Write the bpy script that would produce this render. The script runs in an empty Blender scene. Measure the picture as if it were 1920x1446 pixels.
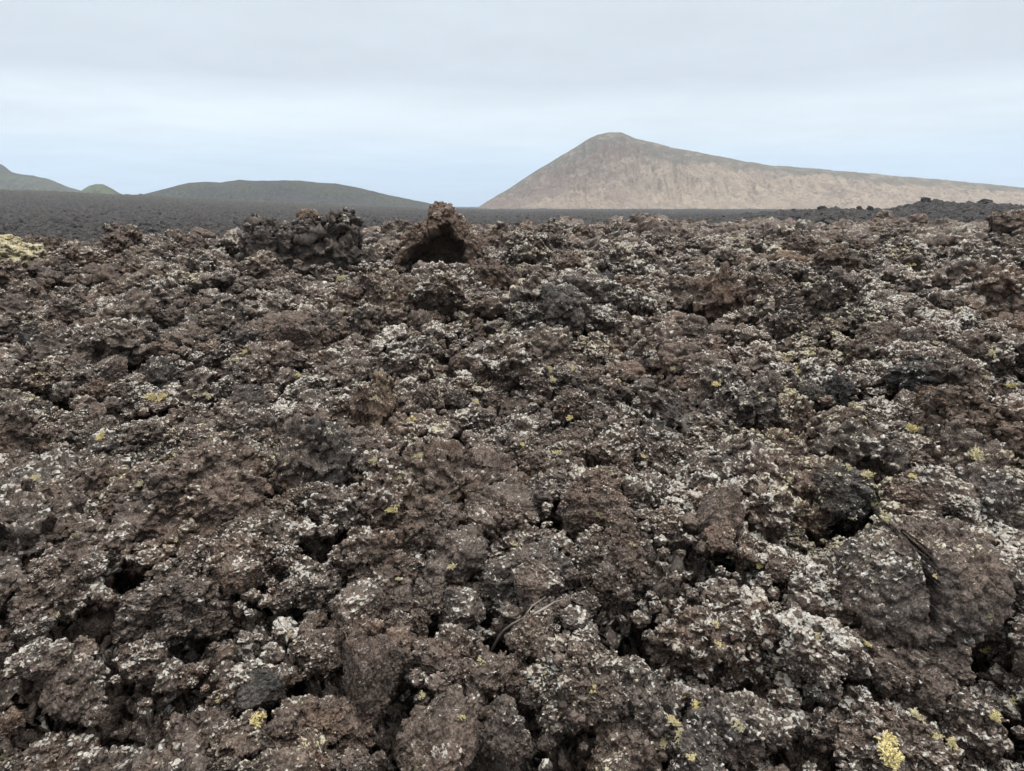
import bpy, bmesh, math, random
import numpy as np
from mathutils import Vector, Matrix, Euler

rnd = random.Random(7)
nrg = np.random.default_rng(11)
S = bpy.context.scene
COL = S.collection
R = math.radians
F32 = np.float32

# ------------------------------------------------------------------ noise
def _h(ix, iy, iz, seed):
    n = (ix.astype(np.uint32) * np.uint32(374761393) + iy.astype(np.uint32) * np.uint32(668265263)
         + iz.astype(np.uint32) * np.uint32(2147483647 - 60493) + np.uint32((seed * 974711 + 12345) & 0xffffffff))
    n = (n ^ (n >> np.uint32(13))) * np.uint32(1274126177)
    n = (n ^ (n >> np.uint32(16))) * np.uint32(2246822519)
    return n ^ (n >> np.uint32(15))

_G = np.array([(1,1,0),(-1,1,0),(1,-1,0),(-1,-1,0),(1,0,1),(-1,0,1),(1,0,-1),(-1,0,-1),
               (0,1,1),(0,-1,1),(0,1,-1),(0,-1,-1),(1,1,0),(-1,1,0),(0,-1,1),(0,-1,-1)], F32)

def perlin(p, seed=0):
    p = p.astype(F32)
    i = np.floor(p); f = p - i
    i = i.astype(np.int64)
    u = f * f * f * (f * (f * 6 - 15) + 10)
    out = 0
    for dx in (0, 1):
        wx = u[:, 0] if dx else 1 - u[:, 0]
        for dy in (0, 1):
            wy = wx * (u[:, 1] if dy else 1 - u[:, 1])
            for dz in (0, 1):
                w = wy * (u[:, 2] if dz else 1 - u[:, 2])
                g = _G[_h(i[:, 0] + dx, i[:, 1] + dy, i[:, 2] + dz, seed) & np.uint32(15)]
                out = out + w * (g[:, 0] * (f[:, 0] - dx) + g[:, 1] * (f[:, 1] - dy) + g[:, 2] * (f[:, 2] - dz))
    return out

def fbm(p, octs=4, seed=0, gain=.5, lac=2.03):
    a, out = 1.0, 0
    for k in range(octs):
        out = out + a * perlin(p * (lac ** k) + 17.3 * k, seed + k)
        a *= gain
    return out

def worley(p, seed=0, flat=False, ident=False):
    """distance to the nearest and the second nearest feature point, and a random number of the nearest one"""
    p = p.astype(F32)
    i = np.floor(p).astype(np.int64)
    f1 = np.full(len(p), 9., F32); f2 = f1.copy(); rid = np.zeros(len(p), np.uint32)
    for dx in (-1, 0, 1):
        for dy in (-1, 0, 1):
            for dz in ((0,) if flat else (-1, 0, 1)):
                c = i + np.array((dx, dy, dz))
                h = _h(c[:, 0], c[:, 1], c[:, 2], seed)
                q = np.stack([(h & np.uint32(1023)).astype(F32), ((h >> np.uint32(10)) & np.uint32(1023)).astype(F32),
                              ((h >> np.uint32(20)) & np.uint32(1023)).astype(F32)], 1) / F32(1023.)
                d = c.astype(F32) + q - p
                if flat: d[:, 2] = 0
                d = np.sqrt((d * d).sum(1))
                if ident: rid = np.where(d < f1, h, rid)
                f2 = np.minimum(f2, np.maximum(f1, d)); f1 = np.minimum(f1, d)
    if ident: return f1, f2, ((rid >> np.uint32(7)) & np.uint32(255)).astype(F32) / F32(255.)
    return f1, f2

def bump(p, seed=0, flat=False):
    f1, f2 = worley(p, seed, flat)
    return np.clip(1 - f1 * f1, 0, 1)

def knobs(p, seed=0, flat=False):
    """broken knobs of uneven height parted by narrow creases"""
    f1, f2, rd = worley(p, seed, flat, True)
    return .45 * np.clip(1 - f1 * f1, 0, 1) + np.clip((f2 - f1) / .22, 0, 1) * (.22 + .85 * rd) - .85

def sstep(a, b, x):
    t = np.clip((x - a) / (b - a), 0, 1)
    return t * t * (3 - 2 * t)

# ------------------------------------------------------------------ camera
PW, PH, FPX, HORIZON = 1920, 1446, 1332., 386.
EYE = 1.65
PITCH = math.atan((PH / 2 - HORIZON) / FPX)
cd = bpy.data.cameras.new('camera'); cam = bpy.data.objects.new('camera', cd); COL.objects.link(cam)
cam.location = (0, 0, EYE); cam.rotation_euler = (R(90) - PITCH, 0, 0)
cd.sensor_fit = 'HORIZONTAL'; cd.sensor_width = 36; cd.lens = 36 * FPX / PW
cd.clip_start = .05; cd.clip_end = 20000
S.camera = cam
CP, SP = math.cos(PITCH), math.sin(PITCH)
EYEP = Vector((0, 0, EYE))

def ray(x, y):
    a, b = (x - PW / 2) / FPX, (PH / 2 - y) / FPX
    return Vector((a, CP + b * SP, -SP + b * CP))       # depth along the view axis is 1

def project(P):
    """photo pixel and depth of world points (n,3)"""
    x, y, z = P[:, 0], P[:, 1], P[:, 2] - EYE
    d = y * CP - z * SP
    v = y * SP + z * CP
    d = np.maximum(d, 1e-3)
    return PW / 2 + FPX * x / d, PH / 2 - FPX * v / d, d

# ------------------------------------------------------------------ ground height
def xyz(x, y, s, z=0.):
    return np.stack([x * s, y * s, np.full_like(x, z)], 1)

def crest(x, y):
    az = x / np.maximum(y, 1)
    return np.interp(az, [-.9, -.55, -.4, -.2, 0, .3, .9], [34, 34, 38, 47, 54, 66, 66])

def big(x, y):
    r = np.hypot(x, y)
    amp = np.interp(r, [0, 3, 10, 30, 80], [.05, .12, .26, .42, .5])
    z = fbm(xyz(x, y, 1 / 7.0), 3, 40) * amp * 1.15
    z = z + fbm(xyz(x, y, 1 / 2.3), 2, 44) * np.interp(r, [0, 3, 12, 60], [.12, .24, .42, .55])
    e = crest(x, y)
    low = sstep(0, 26, r - e)
    z = z - np.interp(x / np.maximum(y, 1), [-.7, -.2, .2, .7], [1.12, .98, .80, .66]) * sstep(9, 45, r)
    # the older flow behind the crest lies lower and runs on to the foot of the hills
    az = x / np.maximum(y, 1)
    far = -6.5 + fbm(xyz(x, y, 1 / 45.), 3, 50) * 1.3 * np.interp(r, [60, 300, 1500], [.7, 1.2, 1.6])
    # rise on the left
    left = sstep(-.05, -.75, az) * sstep(140, 1100, r) * 19 + sstep(-.0, -.28, az) * sstep(300, 1000, r) * 5
    # ridge of black lava on the right
    prof = np.interp(az, [.22, .28, .36, .40, .435, .5, .535, .56, .60, .66, .72, .9], [0, 1.6, 3.4, 4.6, 5.9, 5.6, 6.8, 8.1, 7.8, 7.2, 6.6, 6])
    ridge = prof * np.exp(-((r - 330) / 62.) ** 2) * (1 + .10 * fbm(xyz(x, y, 1 / 14.), 3, 52) + .16 * fbm(xyz(x, y, 1 / 5.), 2, 53))
    behind = r < 0
    far = far + left + ridge
    far = np.where(y < 0, -2 + 0 * far, far)
    return z * (1 - low) + low * far

def hummock(x, y):
    r = np.hypot(x, y)
    wx = x + .35 * perlin(xyz(x, y, 1.4), 61); wy = y + .35 * perlin(xyz(x, y, 1.4), 62)
    a = bump(xyz(wx, wy, 1.25), 63, True) - .55
    b = bump(xyz(wx, wy, 2.9), 64, True) - .55
    k = np.interp(r, [0, 2, 60, 90], [.6, 1, 1, 1.6])
    big_b = bump(xyz(wx, wy, .42), 65, True) - .55
    return (a * .42 + b * .20) * k + big_b * np.interp(r, [0, 4, 14, 60, 200, 900], [0, .14, .55, .85, 1.2, 2.2])

PITS = []
def H(x, y):
    z = big(x, y) + hummock(x, y)
    for px, py, pr, pd in PITS:
        d2 = ((x - px) ** 2 + (y - py) ** 2) / (pr * pr)
        z = z - pd * np.exp(-d2 * d2)
    return z

def Hs(x, y):
    return float(H(np.array([x], F32), np.array([y], F32))[0])

_ray_r = np.exp(np.linspace(math.log(1.), math.log(900), 2600)).astype(F32)
def at(x, y):
    """the point of the ground seen at a pixel of the photograph"""
    d = ray(x, y); k = math.hypot(d.x, d.y)
    t = _ray_r / k
    g = H(t * d.x, t * d.y)
    hit = np.nonzero(EYE + t * d.z < g)[0]
    i = hit[0] if len(hit) else len(t) - 1
    return Vector((float(t[i]) * d.x, float(t[i]) * d.y, float(g[i]))), float(t[i])

# the ground dips a little in front of the two outcrops
PITS.extend([(-3.9, 15.3, 2.6, .42), (-1.95, 15.2, 1.9, .42)])
# deep gaps between the blocks, where the photograph shows black holes
_pits = []
for hx, hy, hr in ((1195, 1222, 62), (1135, 1132, 40), (1368, 880, 34), (1250, 800, 54), (925, 932, 36), (800, 925, 24), (1605, 1125, 26), (1800, 1168, 48),
                   (705, 1352, 28), (592, 1030, 24), (402, 1135, 28), (205, 1195, 30), (425, 1292, 18), (138, 1378, 28), (1655, 1332, 24), (1400, 592, 30),
                   (1300, 592, 36), (1055, 575, 40), (1245, 492, 26), (745, 772, 26), (650, 992, 20), (100, 765, 26), (80, 925, 26), (950, 760, 30), (1185, 722, 20),
                   (1065, 702, 16), (410, 735, 24), (1380, 1292, 44), (920, 1212, 20), (1010, 1330, 30), (300, 1420, 24), (1500, 905, 22), (1660, 690, 26),
                   (1560, 545, 30), (1650, 480, 30), (560, 870, 24), (240, 690, 22), (410, 520, 36), (170, 655, 24), (860, 720, 20), (1750, 1420, 28), (870, 1425, 26)):
    q, t = at(hx, hy)
    _pits.append((q.x, q.y, hr / FPX * t * 1.25, min(hr / FPX * t * 1.9, .5)))
PITS.extend(_pits)

# ------------------------------------------------------------------ mesh helpers
def mesh_np(name, V, Fc, smooth=True, attrs=None):
    me = bpy.data.meshes.new(name)
    V = np.asarray(V, F32); Fc = np.asarray(Fc, np.int32)
    n = Fc.shape[1]
    me.vertices.add(len(V)); me.vertices.foreach_set('co', V.ravel())
    me.loops.add(Fc.size); me.loops.foreach_set('vertex_index', Fc.ravel())
    me.polygons.add(len(Fc)); me.polygons.foreach_set('loop_start', np.arange(0, Fc.size, n, dtype=np.int32))
    me.polygons.foreach_set('use_smooth', np.full(len(Fc), smooth, bool))
    for k, v in (attrs or {}).items():
        a = me.attributes.new(k, 'FLOAT', 'POINT'); a.data.foreach_set('value', np.asarray(v, F32))
    me.update(calc_edges=True)
    return me

def link(name, me, mat=None, loc=(0, 0, 0), parent=None):
    o = bpy.data.objects.new(name, me); COL.objects.link(o); o.location = loc
    if mat and me and not me.materials: me.materials.append(mat)
    if parent: o.parent = parent
    return o

def tag(o, label=None, cat=None, group=None, kind=None):
    for k, v in (('label', label), ('category', cat), ('group', group), ('kind', kind)):
        if v: o[k] = v
    return o

_ico = {}
def ico(sub):
    if sub not in _ico:
        bm = bmesh.new(); bmesh.ops.create_icosphere(bm, subdivisions=sub, radius=1)
        V = np.array([v.co[:] for v in bm.verts], F32); Fc = np.array([[v.index for v in f.verts] for f in bm.faces], np.int32)
        bm.free(); _ico[sub] = (V, Fc)
    return _ico[sub]

def normals_np(V, Fc):
    a, b, c = V[Fc[:, 0]], V[Fc[:, 1]], V[Fc[:, -1]]
    fn = np.cross(b - a, c - a)
    out = np.zeros((len(V), 3))
    for k in range(Fc.shape[1]):
        for ax in range(3):
            out[:, ax] += np.bincount(Fc[:, k], fn[:, ax], len(V))
    out /= np.maximum(np.linalg.norm(out, axis=1, keepdims=True), 1e-12)
    return out.astype(F32)

def smooth_np(d, Fc, n):
    """a few rounds of averaging over faces, for normals that do not fan out"""
    for _ in range(n):
        f = d[Fc].mean(1); out = np.zeros((len(d), 3)); cnt = np.bincount(Fc.ravel(), minlength=len(d))
        for k in range(Fc.shape[1]):
            for ax in range(3):
                out[:, ax] += np.bincount(Fc[:, k], f[:, ax], len(d))
        d = (out / cnt[:, None]).astype(F32)
    return d / np.maximum(np.linalg.norm(d, axis=1, keepdims=True), 1e-9)

def rough(p, Fc, seed, sub, kind='clinker', k=1.0, amp=1.0):
    """roughen a surface along its own normals, from lumps down to crumbs; K scales the frequencies"""
    off = seed * 1.37
    def push(d, sm=1):
        nonlocal p
        p = p + smooth_np(normals_np(p, Fc), Fc, sm) * (d * amp)[:, None]
    def W(f, a=.5):
        q = p * k * f + off
        return q + a * np.stack([perlin(q * .7 + 3.3 * e, seed + 30 + e) for e in (1, 2, 3)], 1)
    rg = {'clinker': 1.12, 'block': .85, 'fold': .95}[kind]
    if kind == 'clinker':
        push(.20 * knobs(W(1.5), seed + 4) / k, 3)
        f1, _ = worley(W(1.8), seed + 10)
        push(-.30 * np.clip(.5 - f1, 0, 1) / .5 * (perlin(p * k * 1.3, seed + 11) > -.1) / k, 2)
    if kind == 'fold':
        a = np.random.default_rng(seed).normal(size=3).astype(F32); a[2] *= .4; a /= np.linalg.norm(a)
        push(.12 * knobs(W(1.6), seed + 4) / k, 3)
        ph = (p @ a) * k * 13 + 3.0 * fbm(p * k * 1.5, 3, seed + 3)
        push((.035 * (1 - np.abs(np.sin(ph))) + .02 * (1 - np.abs(np.sin(ph * 2.3 + 2 * perlin(p * k * 3, seed + 2))))) / k)
    rg = rg / max(.62, min(1., amp)) if k < 1.2 else rg
    push(.095 * rg * knobs(W(3.2), seed + 5) / k, 2)
    msk = 1. if kind == 'clinker' else sstep(-.45, .1, perlin(p * k * 1.5, seed + 12))
    push(msk * .058 * rg * knobs(W(6.6), seed + 6) / k, 2)
    if sub >= 5: push((.032 * rg * knobs(W(13.5), seed + 7) * (msk * .7 + .3) + .022 * fbm(p * k * 11, 3, seed + 13)) / k)
    if sub >= 6: push((.021 * knobs(W(27), seed + 8) * (msk * .6 + .4) + .012 * perlin(p * k * 40, seed + 9)) / k)
    if sub >= 7: push(.012 * knobs(W(52, .3), seed + 15) / k)
    return p

def rock_verts(seed, sub, kind='clinker', stretch=(1, 1, .8)):
    """a lump of lava about one unit in radius"""
    V, Fc = ico(sub)
    r = np.random.default_rng(seed)
    st = np.array(stretch, F32)
    p = V * (1 + .42 * fbm(V * 1.15 + seed * 3.1, 3, seed))[:, None] * st
    if kind == 'block':
        for k in range(8):
            m = r.normal(size=3); m /= np.linalg.norm(m)
            e = np.clip((p @ m.astype(F32)) - r.uniform(.5, .75), 0, None)
            p = p - (e * .9)[:, None] * m.astype(F32)
    return rough(p.astype(F32), Fc, seed, sub, kind), Fc

def rock_mesh(name, seed, sub, kind='clinker', stretch=(1, 1, .8), smooth=True):
    V, Fc = rock_verts(seed, sub, kind, stretch)
    return mesh_np(name, V, Fc, smooth)

# ------------------------------------------------------------------ materials
class NT:
    def __init__(s, name):
        s.m = bpy.data.materials.new(name); s.m.use_nodes = True
        s.t = s.m.node_tree; s.t.nodes.clear()
        s.out = s.n('ShaderNodeOutputMaterial')
    def n(s, typ, **kw):
        nd = s.t.nodes.new(typ)
        for k, v in kw.items():
            setattr(nd, k, v)
        return nd
    def put(s, sock, v):
        if isinstance(v, bpy.types.NodeSocket): s.t.links.new(v, sock)
        elif v is not None:
            if sock.type == 'RGBA' and len(v) == 3: v = (*v, 1)
            sock.default_value = v
    def math(s, op, a, b=None, c=None, clamp=False):
        nd = s.n('ShaderNodeMath', operation=op, use_clamp=clamp)
        for i, v in enumerate((a, b, c)):
            if v is not None: s.put(nd.inputs[i], v)
        return nd.outputs[0]
    def ss(s, x, a, b, lo=0., hi=1.):
        nd = s.n('ShaderNodeMapRange', interpolation_type='SMOOTHSTEP')
        s.put(nd.inputs['Value'], x)
        for k, v in (('From Min', a), ('From Max', b), ('To Min', lo), ('To Max', hi)): s.put(nd.inputs[k], v)
        return nd.outputs[0]
    def noise(s, vec, scale, detail=2., rough=.55, w=None, col=False):
        nd = s.n('ShaderNodeTexNoise'); s.put(nd.inputs['Vector'], vec)
        s.put(nd.inputs['Scale'], scale); nd.inputs['Detail'].default_value = detail; nd.inputs['Roughness'].default_value = rough
        return nd.outputs['Color' if col else 'Fac']
    def voro(s, vec, scale, out='Distance', feature='F1', rand=1.):
        nd = s.n('ShaderNodeTexVoronoi', feature=feature); s.put(nd.inputs['Vector'], vec); s.put(nd.inputs['Scale'], scale)
        nd.inputs['Randomness'].default_value = rand
        return nd.outputs[out]
    def mix(s, f, a, b, mode='MIX'):
        nd = s.n('ShaderNodeMix', data_type='RGBA', blend_type=mode)
        s.put(nd.inputs['Factor'], f); s.put(nd.inputs[6], a); s.put(nd.inputs[7], b)
        return nd.outputs[2]
    def ramp(s, f, stops):
        nd = s.n('ShaderNodeValToRGB'); s.put(nd.inputs[0], f)
        e = nd.color_ramp.elements
        while len(e) < len(stops): e.new(.5)
        for el, (pos, c) in zip(e, stops):
            el.position = pos; el.color = (*c, 1)
        return nd.outputs[0]
    def attr(s, name, typ):
        return s.n('ShaderNodeAttribute', attribute_name=name, attribute_type=typ).outputs['Fac']
    def finish(s, col, rough=.95, normal=None, spec=.15):
        b = s.n('ShaderNodeBsdfPrincipled')
        s.put(b.inputs['Base Color'], col); s.put(b.inputs['Roughness'], rough); s.put(b.inputs['Specular IOR Level'], spec)
        if normal is not None: s.put(b.inputs['Normal'], normal)
        s.t.links.new(b.outputs[0], s.out.inputs['Surface'])
        return s.m

LAVA = [(0., (.053, .051, .048)), (.22, (.081, .069, .061)), (.45, (.112, .088, .073)), (.68, (.128, .094, .075)),
        (.84, (.142, .096, .071)), (1., (.182, .136, .094))]

def lava_material(name, ground=False):
    T = NT(name)
    geo = T.n('ShaderNodeNewGeometry')
    pos = geo.outputs['Position']
    sep = T.n('ShaderNodeSeparateXYZ'); T.put(sep.inputs[0], geo.outputs['Normal']); up = sep.outputs[2]
    typ = 'GEOMETRY' if ground else 'INSTANCER'
    tint = T.attr('tint', typ); lich = T.attr('lichen', typ); yel = T.attr('yellow', typ); old = T.attr('old', typ)
    # rock colour: each lump its own, drifting between brown, red and grey inside it
    drift = T.noise(pos, 3.2, 3., .6)
    fine = T.noise(pos, 42., 4., .65)
    f = T.math('ADD', tint, T.math('MULTIPLY', T.math('SUBTRACT', drift, .5), 1.1))
    f = T.math('ADD', f, T.math('MULTIPLY', T.math('SUBTRACT', fine, .5), .55), clamp=True)
    base = T.ramp(f, LAVA)
    speck = T.math('MULTIPLY', T.ss(T.noise(pos, 130., 2., .7), .36, .66, .55, 1.45), T.ss(T.noise(pos, 24., 4., .7), .34, .66, .62, 1.3))
    base = T.mix(1., base, T.n('ShaderNodeCombineColor').outputs[0], 'MULTIPLY') if False else base
    vm = T.n('ShaderNodeVectorMath', operation='SCALE'); T.put(vm.inputs[0], base); T.put(vm.inputs['Scale'], speck); base = vm.outputs[0]
    film_toplight = T.math('MULTIPLY', T.ss(up, .1, .95), T.ss(T.noise(pos, 36., 4., .7), .40, .64))  # pale lichen film; its colour also lightens upward faces, adding painted top-lit contrast
    base = T.mix(T.math('MULTIPLY', film_toplight, T.math('MULTIPLY', lich, .42)), base, (.235, .205, .170))
    base = T.mix(old, base, T.mix(T.ss(T.math('ADD', T.noise(pos, .55, 6., .8), T.math('MULTIPLY', T.math('SUBTRACT', tint, .5), .35)), .36, .64), (.006, .006, .006), (.075, .064, .057)))
    # crust of pale lichen on what sticks out and faces up
    patch = T.noise(pos, 1.1, 4., .62)
    patch2 = T.noise(pos, 7.5, 3., .6)
    warp = T.n('ShaderNodeVectorMath', operation='ADD'); T.put(warp.inputs[0], pos)
    wv = T.n('ShaderNodeVectorMath', operation='SCALE'); T.put(wv.inputs[0], T.noise(pos, 60., 2., .6, col=True)); wv.inputs['Scale'].default_value = .02
    T.put(warp.inputs[1], wv.outputs[0]); wp = warp.outputs[0]
    cover = T.math('ADD', T.math('MULTIPLY', T.ss(up, 0., .9), .46), T.math('MULTIPLY', T.math('SUBTRACT', patch, .5), 1.35))
    cover = T.math('ADD', cover, T.math('MULTIPLY', T.math('SUBTRACT', patch2, .5), 1.6))
    cover = T.math('ADD', cover, T.math('MULTIPLY', T.math('SUBTRACT', geo.outputs['Pointiness'], .5), 2.6))
    cover = T.math('ADD', cover, T.math('SUBTRACT', T.math('MULTIPLY', lich, .54), .415))
    v1 = T.n('ShaderNodeTexVoronoi'); T.put(v1.inputs['Vector'], wp); v1.inputs['Scale'].default_value = 62.
    v2 = T.n('ShaderNodeTexVoronoi'); T.put(v2.inputs['Vector'], wp); v2.inputs['Scale'].default_value = 30.
    def spots(v, k):
        return T.ss(T.math('SUBTRACT', T.math('MULTIPLY', cover, k), v.outputs['Distance']), -.05, .14)
    s1 = spots(v1, 1.08); s2 = spots(v2, .72)
    keep = T.n('ShaderNodeSeparateColor'); T.put(keep.inputs[0], v1.outputs['Color'])
    s1 = T.math('MULTIPLY', s1, T.ss(keep.outputs[0], .15, .35))
    mask = T.math('MAXIMUM', s1, T.math('MULTIPLY', s2, .85))
    lc = T.ramp(keep.outputs[1], [(0, (.36, .31, .25)), (.35, (.46, .41, .35)), (.7, (.48, .48, .44)), (1, (.60, .56, .49))])
    ly = T.math('MAXIMUM', yel, T.math('MULTIPLY', T.ss(T.noise(pos, .8, 4., .65), .50, .66), .8))
    lc = T.mix(T.math('MULTIPLY', ly, T.ss(keep.outputs[2], .1, .7)), lc, (.44, .38, .17))
    mask = T.math('MULTIPLY', mask, T.math('SUBTRACT', 1., T.math('MULTIPLY', old, .8)))
    col = T.mix(T.math('MULTIPLY', mask, T.ss(T.noise(pos, 95., 3., .7), .3, .62, .62, 1.)), base, lc)
    # a few damp green moss spots low in the gaps
    moss = T.math('MULTIPLY', T.ss(T.noise(pos, 5.2, 2., .5), .70, .76), T.ss(T.noise(pos, 30., 2., .6), .5, .6))
    col = T.mix(T.math('MULTIPLY', moss, T.math('SUBTRACT', .55, T.math('MULTIPLY', old, .5))), col, (.055, .062, .012))
    if ground:
        green = T.attr('green', 'GEOMETRY')
        gm = T.math('MULTIPLY', green, T.ss(T.noise(pos, .13, 5., .7), .38, .62))
        col = T.mix(gm, col, T.mix(T.noise(pos, .5, 3.), (.060, .066, .030), (.10, .095, .052)))
    b1 = T.n('ShaderNodeBump'); b1.inputs['Strength'].default_value = 1.; b1.inputs['Distance'].default_value = .012
    hgt = T.math('ADD', T.noise(pos, 55., 5., .7), T.math('MULTIPLY', mask, .55))
    hgt = T.math('ADD', hgt, T.math('MULTIPLY', T.voro(wp, 75.), -.5))
    T.put(b1.inputs['Height'], hgt)
    b2 = T.n('ShaderNodeBump'); b2.inputs['Distance'].default_value = .8; T.put(b2.inputs['Strength'], old)
    T.put(b2.inputs['Height'], T.math('ADD', T.noise(pos, 1.2, 6., .75), T.math('MULTIPLY', T.voro(pos, .9), -.6)))
    T.put(b1.inputs['Normal'], b2.outputs[0])
    return T.finish(col, .95, b1.outputs[0], .12)

M_ROCK = lava_material('lava_rock_with_lichen')
M_GROUND = lava_material('lava_ground', True)

# ------------------------------------------------------------------ ground sheet
def build_ground():
    fine = np.linspace(R(-52), R(52), 1180)
    rest = np.linspace(R(52), R(308), 90)[1:-1]
    th = np.concatenate([fine, rest])
    rr = [.25, .5, .8]
    r = 1.0
    while r < 4200:
        rr.append(r)
        r *= 1 + np.interp(r, [1, 3, 60, 300, 2000], [.0060, .0042, .0070, .0085, .02])
    rr = np.array(rr)
    nt, nr = len(th), len(rr)
    RR, TH = np.meshgrid(rr, th, indexing='ij')
    x = (RR * np.sin(TH)).ravel().astype(F32); y = (RR * np.cos(TH)).ravel().astype(F32); r = RR.ravel()
    z = H(x, y)
    sm = np.interp(r, [0, 1.5, 60, 120], [1, 1, 1, 1])
    z = z - .17 * sstep(60, 25, r)
    mid = (r > 35) & (r < 1600)
    zz = np.zeros_like(z)
    xm, ym, rm = x[mid], y[mid], r[mid]
    zz[mid] = sstep(35, 70, rm) * ((bump(xyz(xm, ym, .55), 76, True) - .5) * .75 + (bump(xyz(xm, ym, .2), 77, True) - .55) * np.interp(rm, [60, 400, 1200], [.9, 1.6, 2.2])
                + .35 * perlin(xyz(xm, ym, 1.1), 78)) * np.interp(rm, [60, 200, 900, 1600], [1, 1.2, 1.2, .6])
    z = z + zz
    V = np.stack([x, y, z], 1).astype(F32)
    idx = np.arange(nt * nr).reshape(nr, nt)
    a = idx[:-1, :]; b = idx[1:, :]
    Fc = np.stack([a, b, np.roll(b, -1, 1), np.roll(a, -1, 1)], -1).reshape(-1, 4)[:, ::-1]
    # knobs of clinker, pushed out along the slope of the ground
    nr0 = int(np.searchsorted(rr, 30.)); m0 = nr0 * nt
    Fn = Fc[:(nr0 - 1) * nt]; P = V[:m0]
    fade = sstep(30, 16, r[:m0]).astype(F32)[:, None]
    for f, a, sm in ((2.1, .20, 3), (5.0, .10, 2), (11., .052, 2), (25., .026, 1), (52., .011, 1)):
        nn = smooth_np(normals_np(P, Fn), Fn, sm)
        q = P * f + .5 * np.stack([perlin(P * f * .7 + 3.3 * e, 85 + e) for e in (1, 2, 3)], 1)
        P = P + nn * (a * knobs(q, 73 + int(f)))[:, None] * (fade if f > 3 else 1)
    V[:m0] = P
    az = x / np.maximum(y, 1)
    old = sstep(-2, 70, r - crest(x, y) - 4)
    tint = np.clip(.45 + .25 * perlin(xyz(x, y, .8), 80), 0, 1)
    lich = np.clip(.40 + .3 * perlin(xyz(x, y, .5), 81) + .14 * az + .04, 0, 1) * np.interp(r, [0, 30, 60], [1, .8, .4])
    green = sstep(-.03, -.3, az) * sstep(520, 1000, r) * .6 * (y > 0)
    me = mesh_np('ground', V, Fc, True, {'tint': tint, 'lichen': lich, 'old': old, 'green': green, 'yellow': np.zeros_like(tint)})
    o = link('ground', me, M_GROUND); o['kind'] = 'structure'
build_ground()

# ------------------------------------------------------------------ hills
def profile_hill(name, pts, dist, front, back, mat, seed, gully=.12, nu=420, nv=160, crown=1.0, base=-10.):
    """PTS: skyline (pixel x, pixel y) in the photograph at distance DIST; slopes run down FRONT and BACK times the height"""
    px = np.array([p[0] for p in pts], float); py = np.array([p[1] for p in pts], float)
    X = (px - PW / 2) / FPX; 
    u = np.linspace(px[0], px[-1], nu)
    yy = np.interp(u, px, py)
    k = np.hanning(5); k /= k.sum()
    yy = np.convolve(np.pad(yy, 4, 'edge'), k, 'valid')
    d = [ray(a, b) for a, b in zip(u, yy)]
    xr = np.array([q.x / q.y * dist for q in d]); zr = np.array([EYE + q.z / q.y * dist for q in d])
    h = np.maximum(zr - base, .1)
    v = np.linspace(-1, 1, nv)                 # -1 foot in front, 0 ridge, 1 foot behind
    U, Vv = np.meshgrid(np.arange(nu), v, indexing='ij')
    hh = h[U]; xx = xr[U]
    t = np.abs(Vv)
    run = np.where(Vv < 0, -front, back) * (h.max() * .55 + hh * .45)
    fall = np.where(t < .06, 1 - t * t / .12 * .9, 1 - (t - .03) * .97 * .93 - .0) ** crown
    fall = 1 - t ** 1.12
    y = dist + run * t
    x = xx * (1 + run * t / dist * .35)
    s = xx / (h.max() * .085)
    P = np.stack([s.ravel(), (t * 1.3).ravel(), np.full(s.size, seed * 1.0)], 1)
    P[:, 0] += .7 * fbm(np.stack([x.ravel(), y.ravel(), 0 * x.ravel()], 1) / (h.max() * .8), 3, seed + 5)
    g = np.abs(fbm(P, 4, seed)) + .6 * fbm(np.stack([x.ravel(), y.ravel(), 0 * x.ravel()], 1) / (h.max() * .12), 4, seed + 9)
    g = g.reshape(t.shape)
    z = base + hh * fall + (h.max() * .009 * fbm(np.stack([x.ravel(), y.ravel(), 0 * x.ravel()], 1) / (h.max() * .22), 3, seed + 3)).reshape(t.shape) - hh * gully * g * np.sin(np.pi * np.clip(t, 0, 1)) ** .8
    V = np.stack([x.ravel(), y.ravel(), z.ravel()], 1)
    idx = np.arange(nu * nv).reshape(nu, nv)
    Fc = np.stack([idx[:-1, :-1], idx[1:, :-1], idx[1:, 1:], idx[:-1, 1:]], -1).reshape(-1, 4)
    me = mesh_np(name, V, Fc, True, {'along': U.ravel() / nu, 'down': np.where(Vv < 0, t, 0).ravel()})
    o = link(name, me, mat); o['kind'] = 'structure'
    return o

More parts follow.
